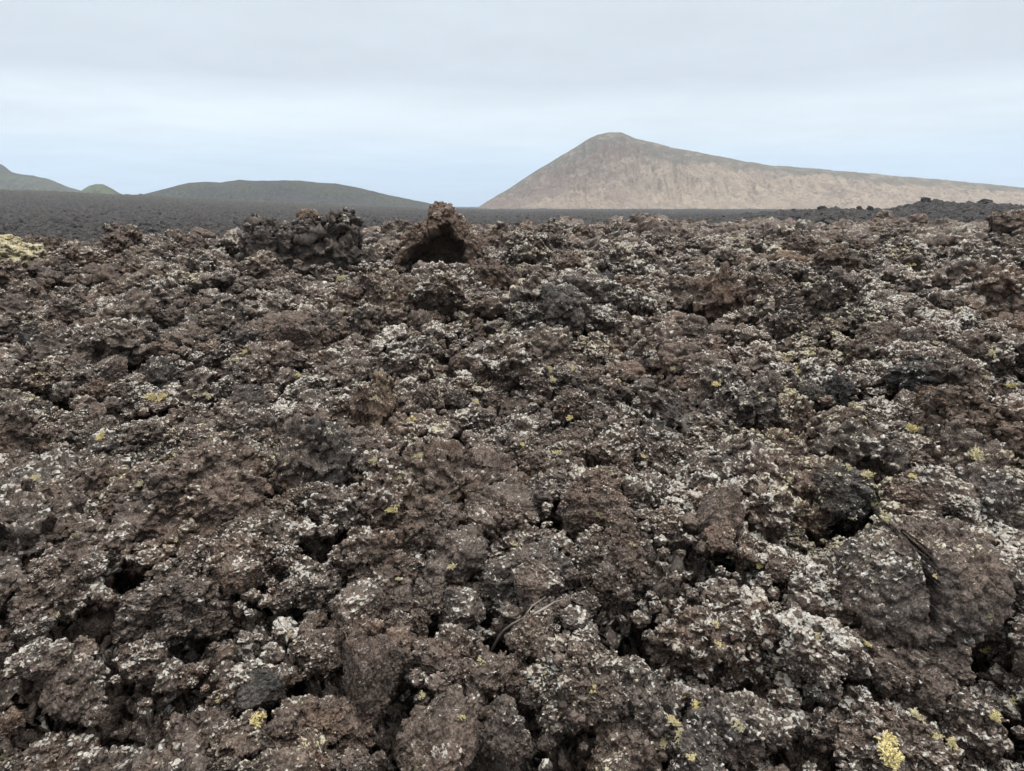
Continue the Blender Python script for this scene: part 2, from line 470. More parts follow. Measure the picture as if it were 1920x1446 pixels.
def mountain_material():
    T = NT('dry_tuff_slope')
    pos = T.n('ShaderNodeNewGeometry').outputs['Position']
    al = T.attr('along', 'GEOMETRY'); dn = T.attr('down', 'GEOMETRY')
    v = T.n('ShaderNodeCombineXYZ'); T.put(v.inputs[0], T.math('ADD', T.math('MULTIPLY', T.math('ADD', al, T.math('MULTIPLY', dn, T.ss(al, .12, .36, .16, 0.))), 26.), T.math('MULTIPLY', T.noise(pos, .012, 4., .65), 4.5))); T.put(v.inputs[1], T.math('MULTIPLY', dn, 2.2))
    streak = T.noise(v.outputs[0], 1., 6., .62)
    v2 = T.n('ShaderNodeCombineXYZ'); T.put(v2.inputs[0], T.math('MULTIPLY', al, 11.)); T.put(v2.inputs[1], T.math('MULTIPLY', dn, 3.)); T.put(v2.inputs[2], 4.)
    broad = T.noise(v2.outputs[0], 1., 4., .6)
    v3 = T.n('ShaderNodeCombineXYZ'); T.put(v3.inputs[0], T.math('MULTIPLY', v.inputs[0].links[0].from_socket, 3.6)); T.put(v3.inputs[1], T.math('MULTIPLY', dn, 5.)); T.put(v3.inputs[2], 9.)
    fstreak = T.noise(v3.outputs[0], 1., 5., .65)
    blot = T.noise(pos, .022, 6., .68)
    spk = T.noise(pos, .12, 5., .7)
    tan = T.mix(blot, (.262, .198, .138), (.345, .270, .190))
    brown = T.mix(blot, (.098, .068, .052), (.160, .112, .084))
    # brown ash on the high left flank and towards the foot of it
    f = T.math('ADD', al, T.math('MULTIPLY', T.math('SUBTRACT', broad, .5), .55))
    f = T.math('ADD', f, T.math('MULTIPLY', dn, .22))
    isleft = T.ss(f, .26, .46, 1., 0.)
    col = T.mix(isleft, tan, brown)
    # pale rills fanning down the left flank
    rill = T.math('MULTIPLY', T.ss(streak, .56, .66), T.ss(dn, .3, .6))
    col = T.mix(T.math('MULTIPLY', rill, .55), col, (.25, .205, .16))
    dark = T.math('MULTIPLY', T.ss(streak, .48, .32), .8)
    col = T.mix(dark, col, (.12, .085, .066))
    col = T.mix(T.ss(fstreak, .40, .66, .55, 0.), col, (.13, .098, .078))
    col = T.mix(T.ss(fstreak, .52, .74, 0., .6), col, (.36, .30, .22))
    # thin green scrub under the rim
    g = T.math('ADD', T.math('MULTIPLY', T.math('SUBTRACT', broad, .5), .7), T.math('SUBTRACT', .30, dn))
    g = T.math('ADD', g, T.math('MULTIPLY', T.math('SUBTRACT', blot, .5), .5))
    g = T.math('MULTIPLY', T.ss(g, -.02, .12), .9)
    col = T.mix(g, col, T.mix(spk, (.075, .070, .052), (.125, .108, .080)))
    col = T.mix(T.ss(spk, .50, .66, 0., .55), col, (.075, .062, .050))
    col = T.mix(T.ss(T.noise(pos, .035, 5., .7), .52, .62, 0., .45), col, (.27, .225, .175))
    b = T.n('ShaderNodeBump'); b.inputs['Strength'].default_value = .8; b.inputs['Distance'].default_value = 7.
    T.put(b.inputs['Height'], T.math('ADD', T.noise(pos, .05, 6., .65), T.math('ADD', streak, T.math('MULTIPLY', fstreak, .7))))
    return T.finish(col, .95, b.outputs[0], .1)

def hill_material(name, c0, c1, green, lowdark):
    T = NT(name)
    pos = T.n('ShaderNodeNewGeometry').outputs['Position']
    dn = T.attr('down', 'GEOMETRY')
    n1 = T.noise(pos, .016, 6., .7); n2 = T.noise(pos, .11, 5., .75)
    col = T.mix(n1, c0, c1)
    col = T.mix(T.math('MULTIPLY', T.ss(n1, .42, .62), T.ss(T.math('ADD', dn, T.math('MULTIPLY', n2, .3)), .35, .9, 1., .1)), col, green)
    col = T.mix(T.ss(T.math('ADD', dn, T.math('MULTIPLY', T.math('SUBTRACT', n1, .5), .8)), .5, .75, 0., lowdark), col, (.045, .043, .045))
    col = T.mix(T.ss(n2, .54, .62, 0., .8), col, (.018, .02, .013))
    return T.finish(col, .95, None, .1)

M_MOUNT = mountain_material()
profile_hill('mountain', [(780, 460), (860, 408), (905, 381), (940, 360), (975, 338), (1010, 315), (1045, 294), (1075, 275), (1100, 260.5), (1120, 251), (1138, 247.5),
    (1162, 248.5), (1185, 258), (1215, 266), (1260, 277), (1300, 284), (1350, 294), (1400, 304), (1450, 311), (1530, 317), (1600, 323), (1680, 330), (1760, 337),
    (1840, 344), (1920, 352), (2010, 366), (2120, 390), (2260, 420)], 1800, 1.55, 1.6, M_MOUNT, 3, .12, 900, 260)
M_HILL = hill_material('dark_cinder_hill', (.030, .030, .029), (.052, .050, .044), (.046, .049, .032), .7)
M_GREEN = hill_material('green_cinder_hill', (.036, .037, .031), (.058, .057, .044), (.054, .060, .036), .9)
profile_hill('cinder_hill', [(110, 410), (170, 386), (205, 377), (240, 370), (278, 361), (320, 350), (350, 343), (385, 340.5), (410, 342), (445, 337), (475, 339), (520, 338.5), (555, 338), (590, 342), (625, 344),
    (655, 349), (690, 357), (730, 367), (765, 374), (800, 381), (850, 395), (900, 410)], 1300, 2.2, 2., M_HILL, 12, .10)
profile_hill('green_hill', [(-420, 400), (-300, 330), (-160, 262), (-60, 285), (0, 309), (18, 322), (40, 328), (58, 329), (85, 335), (105, 343), (130, 352), (150, 358), (185, 372), (230, 392)],
    1700, 1.9, 2., M_GREEN, 21, .10)
M_CONE = hill_material('grassy_cone', (.046, .052, .030), (.070, .075, .044), (.070, .090, .036), .8)
profile_hill('small_cone', [(95, 392), (125, 376), (150, 358), (165, 348), (178, 344.5), (192, 345.5), (205, 352), (220, 361), (235, 370), (262, 388)], 1500, 1.7, 1.7, M_CONE, 27, .06, 160, 90)

# ------------------------------------------------------------------ scattered clinker
SRC = {'high': [], 'mid': [], 'low': []}
kinds = ['clinker'] * 9 + ['fold', 'fold', 'block']
for i, kd in enumerate(kinds):
    st = (1., nrg.uniform(.75, 1.), nrg.uniform(.62, .95))
    for lod, sub in (('high', 6), ('mid', 4), ('low', 3)):
        me = rock_mesh('clinker', 100 + i * 13, sub, kd, st, lod != 'low'); me.materials.append(M_ROCK)
        SRC[lod].append(me)

def scatter_zone(r0, r1, size0, size1, density, power, seed, az=R(47)):
    """random clinker between two distances: x, y, radius"""
    g = np.random.default_rng(seed)
    n = int((r1 * r1 - r0 * r0) * az * density)
    r = np.sqrt(g.uniform(r0 * r0, r1 * r1, n)); t = g.uniform(-az, az, n)
    s = size0 * (size1 / size0) ** (g.uniform(0, 1, n) ** power)
    return np.stack([r * np.sin(t), r * np.cos(t), s], 1)

Z = np.concatenate([
    scatter_zone(1.2, 4.5, .014, .05, 300, 1.2, 1),
    scatter_zone(4.5, 8., .022, .06, 110, 1.2, 21),
    scatter_zone(1.2, 9., .045, .13, 58, 1.4, 2),
    scatter_zone(1.9, 9., .12, .30, 7.5, 1.5, 12),
    scatter_zone(8., 20., .05, .16, 38, 1.3, 3),
    scatter_zone(9., 24., .13, .45, 4.2, 1.6, 4),
    scatter_zone(7., 22., .35, .62, .22, 1.6, 14),
    scatter_zone(20., 50., .5, 1.05, .10, 1.5, 15),
    scatter_zone(20., 45., .12, .55, 6.0, 1.5, 5),
    scatter_zone(40., 78., .18, .75, 2.2, 1.6, 6),
    scatter_zone(66., 150., .18, .80, .9, 1.7, 7),
    scatter_zone(150., 290., .28, 1.15, .36, 1.7, 17),
    scatter_zone(280., 480., .25, .95, .22, 1.8, 8),
])
Z = Z[~((Z[:, 2] > .16) & (np.hypot(Z[:, 0], Z[:, 1]) < 3.0))]
Z = Z[~((Z[:, 2] > .5) & (Z[:, 0] < -.12 * Z[:, 1]) & (Z[:, 1] < 34))]
Zz = H(Z[:, 0].astype(F32), Z[:, 1].astype(F32))

# ------------------------------------------------------------------ notable rocks, one by one
INDIV = []
def put_rock(box, kind, tint, lich, label, stretch=None, seed=None, sink=.30, sub=6, yellow=0., name='lava_boulder', cat='boulder', rz=None, tilt=(0, 0), deep=1.0):
    """BOX: the rock's outline in the photograph; it stands on the ground that is seen at the middle of its lower edge"""
    x0, y0, x1, y1 = box
    p, t = at((x0 + x1) / 2, y1 - (y1 - y0) * .12)
    w = (x1 - x0) / FPX * t / 2
    hgt = (y1 - y0) / FPX * t / 2
    sd = seed or rnd.randrange(1000, 9000)
    V, Fc = rock_verts(sd, sub, kind, (1, 1, 1))
    V = V / np.array([V[:, 0].max() - V[:, 0].min(), V[:, 1].max() - V[:, 1].min(), V[:, 2].max() - V[:, 2].min()], F32) * 2
    zz = max(hgt * (1. + sink), w * .35)
    V = V * np.array([w, w * deep, zz], F32)
    me = mesh_np(name, V, Fc, True); me.materials.append(M_ROCK)
    o = link(name, me, None, (p.x, p.y + w * deep * .35, p.z + zz * (1 - 2 * sink) * .9))
    o.rotation_euler = (tilt[0], tilt[1], 0)
    o['tint'] = float(tint); o['lichen'] = float(lich); o['yellow'] = float(yellow); o['old'] = 0.
    tag(o, label, cat, 'lava boulders singled out in the field' if name == 'lava_boulder' else None)
    INDIV.append((o, Vector(o.location), w))
    return o

def seg_dist(P, A, B):
    ab = B - A; t = np.clip(((P - A) @ ab) / max(float(ab @ ab), 1e-9), 0, 1)
    return np.linalg.norm(P - A - t[:, None] * ab, axis=1)

def inside_dist(P, poly):
    """distance to the outline, positive inside"""
    d = np.full(len(P), 1e9); ins = np.zeros(len(P), bool)
    for A, B in zip(poly, np.roll(poly, -1, 0)):
        d = np.minimum(d, seg_dist(P, A, B))
        c = ((A[1] > P[:, 1]) != (B[1] > P[:, 1])) & (P[:, 0] < (B[0] - A[0]) * (P[:, 1] - A[1]) / (B[1] - A[1] + 1e-12) + A[0])
        ins ^= c
    return np.where(ins, d, -d)

def outline_rock(poly, t, deep, label, tint, lich, seed, cavities=(), cracks=(), kind='clinker', lean=0., sub=7, amp=.6, yellow=0., name='lava_boulder', cat='boulder', group='lava boulders singled out in the field', drop=.3):
    """a solid block whose face has the outline POLY (photo pixels) at depth T metres; DEEP metres thick; hollows and cracks cut into its face"""
    def loc(q):
        v = ray(*q) * t; return (v.x, v.z + EYE)
    pl = np.array([loc(q) for q in poly]); lo = pl[:, 1].min()
    base = pl[:, 1] < lo + .12 * (pl[:, 1].max() - lo)
    pl[base, 1] -= drop
    c = (pl.min(0) + pl.max(0)) / 2; c[1] = pl[:, 1].min() * .55 + pl[:, 1].max() * .45
    size = np.ptp(pl[:, 0]) / 2
    ang = np.linspace(-np.pi, np.pi, 721); rad = np.zeros(721)
    for A, B in zip(pl - c, np.roll(pl, -1, 0) - c):
        e = B - A; dx, dz = np.cos(ang), np.sin(ang)
        den = dx * e[1] - dz * e[0]; den = np.where(np.abs(den) < 1e-9, 1e-9, den)
        u = (A[0] * e[1] - A[1] * e[0]) / den; v = (A[0] * dz - A[1] * dx) / den
        rad = np.where((v >= -1e-6) & (v <= 1 + 1e-6) & (u > rad), u, rad)
    V, Fc = ico(sub)
    ph = np.arctan2(V[:, 2], V[:, 0]); s = np.hypot(V[:, 0], V[:, 2])
    rr = np.interp(ph, ang, rad) * np.sin(np.minimum(s, 1) * np.pi / 2) ** .85
    p = np.stack([np.cos(ph) * rr, V[:, 1] * deep * np.sqrt(np.clip(1 - (s * .55) ** 2, 0, 1)), np.sin(ph) * rr], 1)
    front = V[:, 1] < .15
    xz = p[:, [0, 2]] + c
    for cp, cdp in cavities:
        d = inside_dist(xz, np.array([loc(q) for q in cp]))
        p[:, 1] += np.where(front, cdp * sstep(-.02 * size, .28 * size, d), 0)
    p = rough(p.astype(F32), Fc, seed, sub, kind, 1 / size, amp)
    xz = p[:, [0, 2]] + c
    for pts, wpx, dm in cracks:
        L = [np.array(loc(q)) for q in pts]
        d = np.min([seg_dist(xz, A, B) for A, B in zip(L[:-1], L[1:])], 0)
        w = wpx / FPX * t
        p[:, 1] += np.where(front, dm * sstep(w, w * .35, d), 0)
    p[:, 1] += lean * (p[:, 2] - p[:, 2].min())
    me = mesh_np(name, p, Fc, True); me.materials.append(M_ROCK)
    yv = t * CP + deep * .5      # the face stands near depth T
    dd = ray(PW / 2, 600)
    o = link(name, me, None, (c[0], t * float(ray(*poly[0]).y) + deep * .4, c[1]))
    o['tint'] = float(tint); o['lichen'] = float(lich); o['yellow'] = float(yellow); o['old'] = 0.
    tag(o, label, cat, group)
    INDIV.append((o, Vector(o.location), size))
    return o

_q, _t = at(1740, 1165)
outline_rock([(1612, 1150), (1618, 1090), (1640, 1062), (1680, 1042), (1720, 1022), (1765, 1024), (1800, 1030), (1842, 1026), (1880, 1040), (1892, 1090), (1886, 1130),
              (1850, 1160), (1800, 1190), (1720, 1195), (1640, 1175)], _t * .98, .22, 'broad brown boulder with a grained face split by a black vertical crack', .46, .42, 41,
             cracks=[([(1722, 1015), (1722, 1046), (1715, 1062), (1720, 1086), (1717, 1112), (1722, 1146)], 8., .20)], kind='fold', lean=.12, amp=.85, drop=.05)
# the two outcrops that stand up from the field
outline_rock([(722, 500), (740, 464), (764, 438), (788, 414), (805, 406), (805, 388), (816, 381), (848, 383), (853, 398), (868, 408), (876, 422), (884, 438), (900, 450),
              (902, 472), (888, 492), (850, 500), (800, 502)], 18.2, .85, 'tilted peaked lava block with a wide black hollow under its slanting slab roof', .74, .32, 63,
             cavities=[([(748, 560), (752, 494), (772, 466), (798, 443), (826, 422), (846, 415), (858, 428), (864, 445), (884, 462), (880, 482), (880, 560)], 1.5)],
             amp=.42, name='lava_outcrop', cat='rock outcrop', group=None)
outline_rock([(436, 500), (444, 456), (466, 420), (478, 408), (505, 417), (535, 412), (556, 408), (575, 405), (597, 412), (612, 420), (622, 405), (640, 401), (660, 412), (676, 426),
              (672, 450), (668, 466), (690, 492), (640, 506), (560, 512), (480, 508)], 18.8, .9, 'long ragged dark red brown lava outcrop with a black overhang at its right end', .28, .16, 71,
             cavities=[([(618, 432), (640, 424), (668, 424), (672, 442), (662, 468), (636, 462)], .75)],
             amp=.78, name='lava_outcrop', cat='rock outcrop', group=None)
outline_rock([(556, 413), (558, 399), (568, 392), (588, 393), (597, 403), (594, 414), (575, 418)], 18.7, .22, 'small ochre brown stone perched on top of the long ragged outcrop', .80, .3, 83,
             sub=6, amp=.6, drop=.05)
put_rock((1225, 1105, 1510, 1295), 'clinker', .70, .95, 'wide knobbly lump crusted with white and yellow lichen over a dark hollow', seed=45, sub=7)
put_rock((970, 1225, 1180, 1360), 'clinker', .6, 1.0, 'lump thickly covered in white lichen, below the dry twig', sub=7)
put_rock((625, 1178, 768, 1335), 'block', .42, .1, 'angular grey brown boulder with a flat rusty side at the bottom', seed=77, sub=7)
put_rock((720, 1318, 905, 1470), 'block', .62, .15, 'smooth tan brown block with a scooped top at the bottom edge')
put_rock((885, 1320, 1000, 1425), 'clinker', .5, .35, 'rounded knobbly clinker beside the smooth tan block')
put_rock((72, 1238, 195, 1335), 'fold', .42, .2, 'rounded boulder with a grey undercut front, near the bottom left corner')
put_rock((285, 1335, 455, 1470), 'clinker', .55, .2, 'large round brown clinker at the bottom edge left of centre')
put_rock((438, 1252, 528, 1335), 'block', .18, .25, 'dark blue grey angular slab leaning under a brown lump')
put_rock((175, 850, 500, 1020), 'fold', .60, .12, 'long low brown mound with drawn out folds on the left', seed=52, sub=7)
put_rock((505, 785, 665, 925), 'clinker', .30, .35, 'dark grey lava block with a steep bare face')
put_rock((648, 878, 795, 1010), 'clinker', .66, .5, 'brown hump carrying a yellow lichen tuft on its right shoulder')
put_rock((1300, 920, 1398, 1012), 'block', .52, .05, 'smooth purple brown stone with a flat bare face')
put_rock((1530, 875, 1650, 965), 'fold', .14, .3, 'blue black folded slab among lichen crusts')
put_rock((1688, 612, 1760, 690), 'fold', .18, .2, 'upright smooth grey stone on the right', sub=6)
put_rock((1678, 665, 1785, 735), 'clinker', .15, .75, 'black lump capped with pale lichen below the upright grey stone')
put_rock((1400, 695, 1475, 775), 'fold', .55, .1, 'round bare brown stone over a dark hole')
put_rock((1452, 738, 1535, 835), 'clinker', .6, .55, 'tall lichen spotted stone right of the round bare stone')
put_rock((1495, 715, 1550, 762), 'fold', .2, .1, 'flat olive grey stone behind the tall spotted stone')
put_rock((1542, 702, 1602, 765), 'clinker', .08, .25, 'blackish stone with a deep pit in its front')
put_rock((1735, 725, 1935, 880), 'clinker', .68, .2, 'big bare dark red mass at the right edge', sub=7)
put_rock((1712, 718, 1792, 775), 'block', .85, .1, 'smooth reddish stone left of the dark red mass')
put_rock((1255, 785, 1465, 905), 'clinker', .42, .7, 'broad lichen covered lump with a black cave at its foot', sub=7)
put_rock((1195, 730, 1325, 838), 'clinker', .45, .35, 'ragged lump with an arched dark cavity in the middle distance')
put_rock((1000, 538, 1115, 620), 'fold', .2, .25, 'dark slab roof jutting out over a shadowed gap')
put_rock((1102, 512, 1152, 562), 'block', .1, .1, 'small upright pale grey stone beside the jutting slab')
put_rock((1558, 468, 1612, 508), 'block', .2, .25, 'bluish grey pointed stone high on the right')
put_rock((1868, 552, 1905, 595), 'block', .18, .2, 'dark blue stone near the right edge')
put_rock((32, 608, 88, 660), 'clinker', .14, .25, 'black rock near the left edge')
put_rock((262, 668, 335, 745), 'fold', .2, .4, 'slate grey ridged rock on the left')
put_rock((400, 725, 500, 795), 'block', .25, .1, 'narrow slab leaning up to the right, left of centre', tilt=(0, -.5))
put_rock((438, 778, 508, 842), 'block', .22, .35, 'olive grey flat faced stone behind the brown mound')
put_rock((1045, 895, 1185, 990), 'fold', .66, .25, 'shaggy ochre brown lump with drooping folds', sub=7)
put_rock((1050, 1008, 1235, 1150), 'clinker', .5, .3, 'steep brown lump above the black hole right of the twig', sub=7)
put_rock((658, 690, 752, 830), 'clinker', .92, .7, 'pinkish lump streaked with white lichen')
put_rock((772, 718, 832, 775), 'clinker', .5, .6, 'round knob dusted with lichen beside the pinkish lump')
put_rock((842, 668, 888, 706), 'fold', .55, .2, 'left one of two round brown knobs side by side')
put_rock((880, 673, 932, 712), 'fold', .62, .2, 'right one of two round brown knobs side by side')
put_rock((1032, 802, 1102, 855), 'block', .55, .05, 'flat purple brown stone in the centre')
put_rock((928, 842, 978, 888), 'fold', .5, .1, 'small smooth round knob below the centre')
put_rock((1285, 495, 1405, 602), 'clinker', .72, .15, 'reddish brown boulder standing up in the middle distance')
put_rock((1400, 512, 1510, 590), 'clinker', .6, .25, 'wide brown boulder right of the reddish standing one')
put_rock((1625, 605, 1700, 668), 'fold', .62, .05, 'thin wavy brown slab left of the upright grey stone')
put_rock((1322, 640, 1370, 680), 'block', .72, .0, 'small flat brown flake in the middle distance')
put_rock((1795, 635, 1855, 695), 'clinker', .7, .65, 'round brown knob with a crown of pale lichen near the right edge')
put_rock((600, 1015, 705, 1112), 'clinker', .62, .3, 'brown lump above the angular grey brown boulder')
put_rock((715, 1108, 795, 1168), 'fold', .42, .1, 'smooth oval stone just behind the twig')
put_rock((1435, 1040, 1512, 1092), 'fold', .62, .2, 'oval folded stone left of the cracked boulder')
put_rock((1600, 1190, 1835, 1335), 'fold', .52, .2, 'sloping grained slab below the cracked boulder', sub=7)
put_rock((-70, 440, 66, 508), 'fold', .9, 1.9, 'rounded yellow lichen covered mound at the left edge', yellow=1.)
put_rock((1560, 1340, 1800, 1480), 'clinker', .6, .75, 'lichen topped lump carrying the largest yellow tuft', sub=7)
put_rock((200, 1080, 420, 1200), 'clinker', .5, .1, 'bare dark brown heap left of centre near the bottom', sub=7)
put_rock((1790, 880, 1935, 1000), 'fold', .3, .5, 'greyish lichen mottled slab at the right edge')
put_rock((430, 470, 540, 540), 'clinker', .6, .6, 'lichen dusted hump below the ragged outcrop')
put_rock((80, 455, 200, 520), 'clinker', .72, .9, 'cream coloured lichen hump right of the yellow mound')
put_rock((1130, 408, 1180, 436), 'clinker', .05, .0, 'black lump on the crest under the mountain')
put_rock((1530, 402, 1580, 430), 'clinker', .1, .0, 'black lump on the crest at the right')
put_rock((880, 1060, 1000, 1150), 'clinker', .4, .45, 'dark lichen flecked lump above the twig')

for x_, y_, w_, h_, lb, rw_ in ((1543, 381, 16, 9, 'dark stone at the low left end of the black ridge', 'the ridge end stone'), (1612, 383, 11, 9, 'left one of two black stones close together on the ridge skyline', ''),
                         (1633, 381, 11, 11, 'right one of two black stones close together on the ridge skyline', ''), (1848, 378, 24, 10, 'flat black stone on the ridge skyline toward the right edge', 'x'),
                         (1735, 374, 18, 8, 'black lump crowning the highest part of the ridge', 'x')):
    V_, F_ = rock_verts(int(x_), 4, 'clinker', (1, .9, .9)); t_ = 318.
    me_ = mesh_np('lava_boulder', V_ * np.array([w_ / FPX * t_ * .5, w_ / FPX * t_ * .5, h_ / FPX * t_ * .62], F32), F_, True); me_.materials.append(M_ROCK)
    rs_ = np.linspace(200, 420, 400).astype(F32); d_ = ray(x_, y_); a_ = d_.x / d_.y
    gz_ = H(rs_ * a_, rs_); k_ = int(np.argmax((gz_ - EYE) / rs_))
    q_ = Vector((float(rs_[k_]) * a_, float(rs_[k_]), float(gz_[k_]) + h_ / FPX * t_ * .22))
    o_ = link('lava_boulder', me_, None, q_); o_['tint'] = .3; o_['lichen'] = 0.; o_['yellow'] = 0.; o_['old'] = 1.
    tag(o_, lb, 'boulder', 'stones on the far lava ridge')

# ------------------------------------------------------------------ stuff and individuals
P3 = np.stack([Z[:, 0], Z[:, 1], Zz], 1)
keep = np.ones(len(Z), bool)
for o, c, w in INDIV:
    d = np.hypot(P3[:, 0] - c.x, P3[:, 1] - c.y)
    if 'outcrop' in o.name: keep &= ~((np.abs(P3[:, 0] * c.y / np.maximum(P3[:, 1], 1) - c.x) < w * 1.15) & (P3[:, 1] > c.y - 4.5) & (P3[:, 1] < c.y + 1) & (Z[:, 2] > .13))
    keep &= ~((d < w * .85) & (Z[:, 2] > w * .12))
Z = Z[keep]; P3 = P3[keep]
n = len(Z)
gr = np.random.default_rng(5)
az = Z[:, 0] / np.maximum(Z[:, 1], 1)
rr_ = np.hypot(Z[:, 0], Z[:, 1])
tint = np.clip(.50 + .10 * gr.normal(size=n) + .25 * perlin(xyz(Z[:, 0], Z[:, 1], .6), 90), 0, 1)
lich = np.clip(.50 + .13 * gr.normal(size=n) + .55 * perlin(xyz(Z[:, 0], Z[:, 1], .33), 91) + .16 * az + .04, 0, 1)
lich *= np.interp(rr_, [0, 6, 14, 28, 50], [1., 1.1, 1., .72, .3])
old = sstep(0, 75, rr_ - crest(Z[:, 0], Z[:, 1]) - 4)
which = gr.integers(0, len(kinds), n)
rot = np.stack([gr.uniform(-.5, .5, n), gr.uniform(-.5, .5, n), gr.uniform(0, 6.283, n)], 1)
pos = P3 + np.stack([0 * Z[:, 2], 0 * Z[:, 2], Z[:, 2] * np.where(Z[:, 2] > .11, gr.uniform(-.4, .7, n), gr.uniform(-.8, .9, n))], 1)

u, v, dep = project(pos)
size_px = Z[:, 2] / dep * FPX
inside = (u > 5) & (u < PW - 5) & (v > 100) & (v < PH - 5) & (Z[:, 1] > 0)
order = np.argsort(-np.where(inside, size_px, 0))
for px, py, pr, pd in PITS:
    hole = np.hypot(pos[:, 0] - px, pos[:, 1] - py) < pr * .8
    size_px[hole] *= -1
ok = size_px > 0
bpy.context.view_layer.update()
DG = bpy.context.evaluated_depsgraph_get()
EYEV = Vector((0, 0, EYE))
N_IND = 236
cand = [i for i in order[:1000] if ok[i]]
made = []
for i in cand:
    me = SRC['high'][which[i]]
    o = link('clinker', me, None, pos[i]); o.rotation_euler = rot[i]; o.scale = (Z[i, 2],) * 3
    made.append((i, o))
bpy.context.view_layer.update(); DG.update()
shown = []
for i, o in made:
    hits = 0
    for dx, dz in ((0, .1), (-.5, .2), (.5, .2), (0, .65), (0, -.35)):
        q = Vector(pos[i]) + Vector((dx * Z[i, 2], -.5 * Z[i, 2], dz * Z[i, 2]))
        h, loc, _n, _i, ho, _m = S.ray_cast(DG, EYEV, (q - EYEV).normalized(), distance=60)
        hits += bool(h and ho is not None and ho.name == o.name)
    if hits >= 2 and len(shown) < N_IND: shown.append((i, o))
keepn = {o.name for _, o in shown}
for i, o in made:
    if o.name not in keepn: bpy.data.objects.remove(o)
single = np.zeros(n, bool)
for i, o in shown:
    single[i] = True
    o['tint'] = float(tint[i]); o['lichen'] = float(lich[i]); o['yellow'] = 0.; o['old'] = 0.

def gn_instances(name, sel, lod, kind='stuff'):
    me = bpy.data.meshes.new(name); k = np.nonzero(sel)[0]
    me.vertices.add(len(k)); me.vertices.foreach_set('co', pos[k].astype(F32).ravel())
    for an, val in (('tint', tint), ('lichen', lich), ('old', old), ('size', Z[:, 2])):
        a = me.attributes.new(an, 'FLOAT', 'POINT'); a.data.foreach_set('value', val[k].astype(F32))
    a = me.attributes.new('yellow', 'FLOAT', 'POINT'); a.data.foreach_set('value', np.zeros(len(k), F32))
    a = me.attributes.new('turn', 'FLOAT_VECTOR', 'POINT'); a.data.foreach_set('vector', rot[k].astype(F32).ravel())
    a = me.attributes.new('pick', 'INT', 'POINT'); a.data.foreach_set('value', which[k].astype(np.int32))
    me.materials.append(M_ROCK)
    return me

def gn_tree(name, sources):
    g = bpy.data.node_groups.new(name, 'GeometryNodeTree')
    g.interface.new_socket('Geometry', in_out='INPUT', socket_type='NodeSocketGeometry')
    g.interface.new_socket('Geometry', in_out='OUTPUT', socket_type='NodeSocketGeometry')
    N, L = g.nodes, g.links
    gi, go = N.new('NodeGroupInput'), N.new('NodeGroupOutput')
    jn = N.new('GeometryNodeJoinGeometry')
    for so in sources:
        oi = N.new('GeometryNodeObjectInfo'); oi.inputs['Object'].default_value = so; oi.inputs['As Instance'].default_value = False
        ti = N.new('GeometryNodeGeometryToInstance'); L.new(oi.outputs['Geometry'], ti.inputs[0]); L.new(ti.outputs[0], jn.inputs[0])
    ip = N.new('GeometryNodeInstanceOnPoints')
    L.new(gi.outputs[0], ip.inputs['Points']); L.new(jn.outputs[0], ip.inputs['Instance']); ip.inputs['Pick Instance'].default_value = True
    def na(nm, ty):
        x = N.new('GeometryNodeInputNamedAttribute'); x.data_type = ty; x.inputs['Name'].default_value = nm
        return x.outputs['Attribute']
    L.new(na('pick', 'INT'), ip.inputs['Instance Index'])
    er = N.new('FunctionNodeEulerToRotation'); L.new(na('turn', 'FLOAT_VECTOR'), er.inputs[0]); L.new(er.outputs[0], ip.inputs['Rotation'])
    L.new(na('size', 'FLOAT'), ip.inputs['Scale'])
    L.new(ip.outputs[0], go.inputs[0])
    return g

def stuff_field(name, sel, lod):
    srcs = []
    for me in SRC[lod]:
        so = bpy.data.objects.new('clinker_source', me); srcs.append(so)
    o = link(name, gn_instances(name, sel, lod)); o['kind'] = 'stuff'
    md = o.modifiers.new('instances', 'NODES'); md.node_group = gn_tree(name, srcs)
    return o

rest = ~single & ok
near = rest & (size_px > 26) & (rr_ < 30)
farr = rest & (rr_ > 40)
midd = rest & ~near & ~farr
stuff_field('clinker_rubble', near, 'high')
stuff_field('clinker_rubble', midd, 'mid')
stuff_field('clinker_rubble', farr, 'low')
print('scatter', n, near.sum(), midd.sum(), farr.sum())

# ------------------------------------------------------------------ dry twig and lichen tufts
bpy.context.view_layer.update()
DG = bpy.context.evaluated_depsgraph_get()
def surface(x, y):
    d = ray(x, y).normalized()
    h, loc, nrm, _i, _o, _m = S.ray_cast(DG, EYEV, d, distance=200)
    return (loc, nrm) if h else (at(x, y)[0], Vector((0, 0, 1)))

def tube(pts, rads, sides=7, jit=0., seed=0):
    g = np.random.default_rng(seed); V = []; Fc = []
    pts = [Vector(p) for p in pts]
    for i, p in enumerate(pts):
        t = (pts[min(i + 1, len(pts) - 1)] - pts[max(i - 1, 0)]).normalized()
        a = t.cross(Vector((0.31, .2, 1))).normalized(); b = t.cross(a)
        for k in range(sides):
            an = 6.2832 * k / sides; rr = rads[i] * (1 + jit * g.uniform(-1, 1))
            V.append(p + (a * math.cos(an) + b * math.sin(an)) * rr)
    for i in range(len(pts) - 1):
        for k in range(sides):
            k2 = (k + 1) % sides
            Fc.append((i * sides + k, i * sides + k2, (i + 1) * sides + k2, (i + 1) * sides + k))
    return [v[:] for v in V], Fc

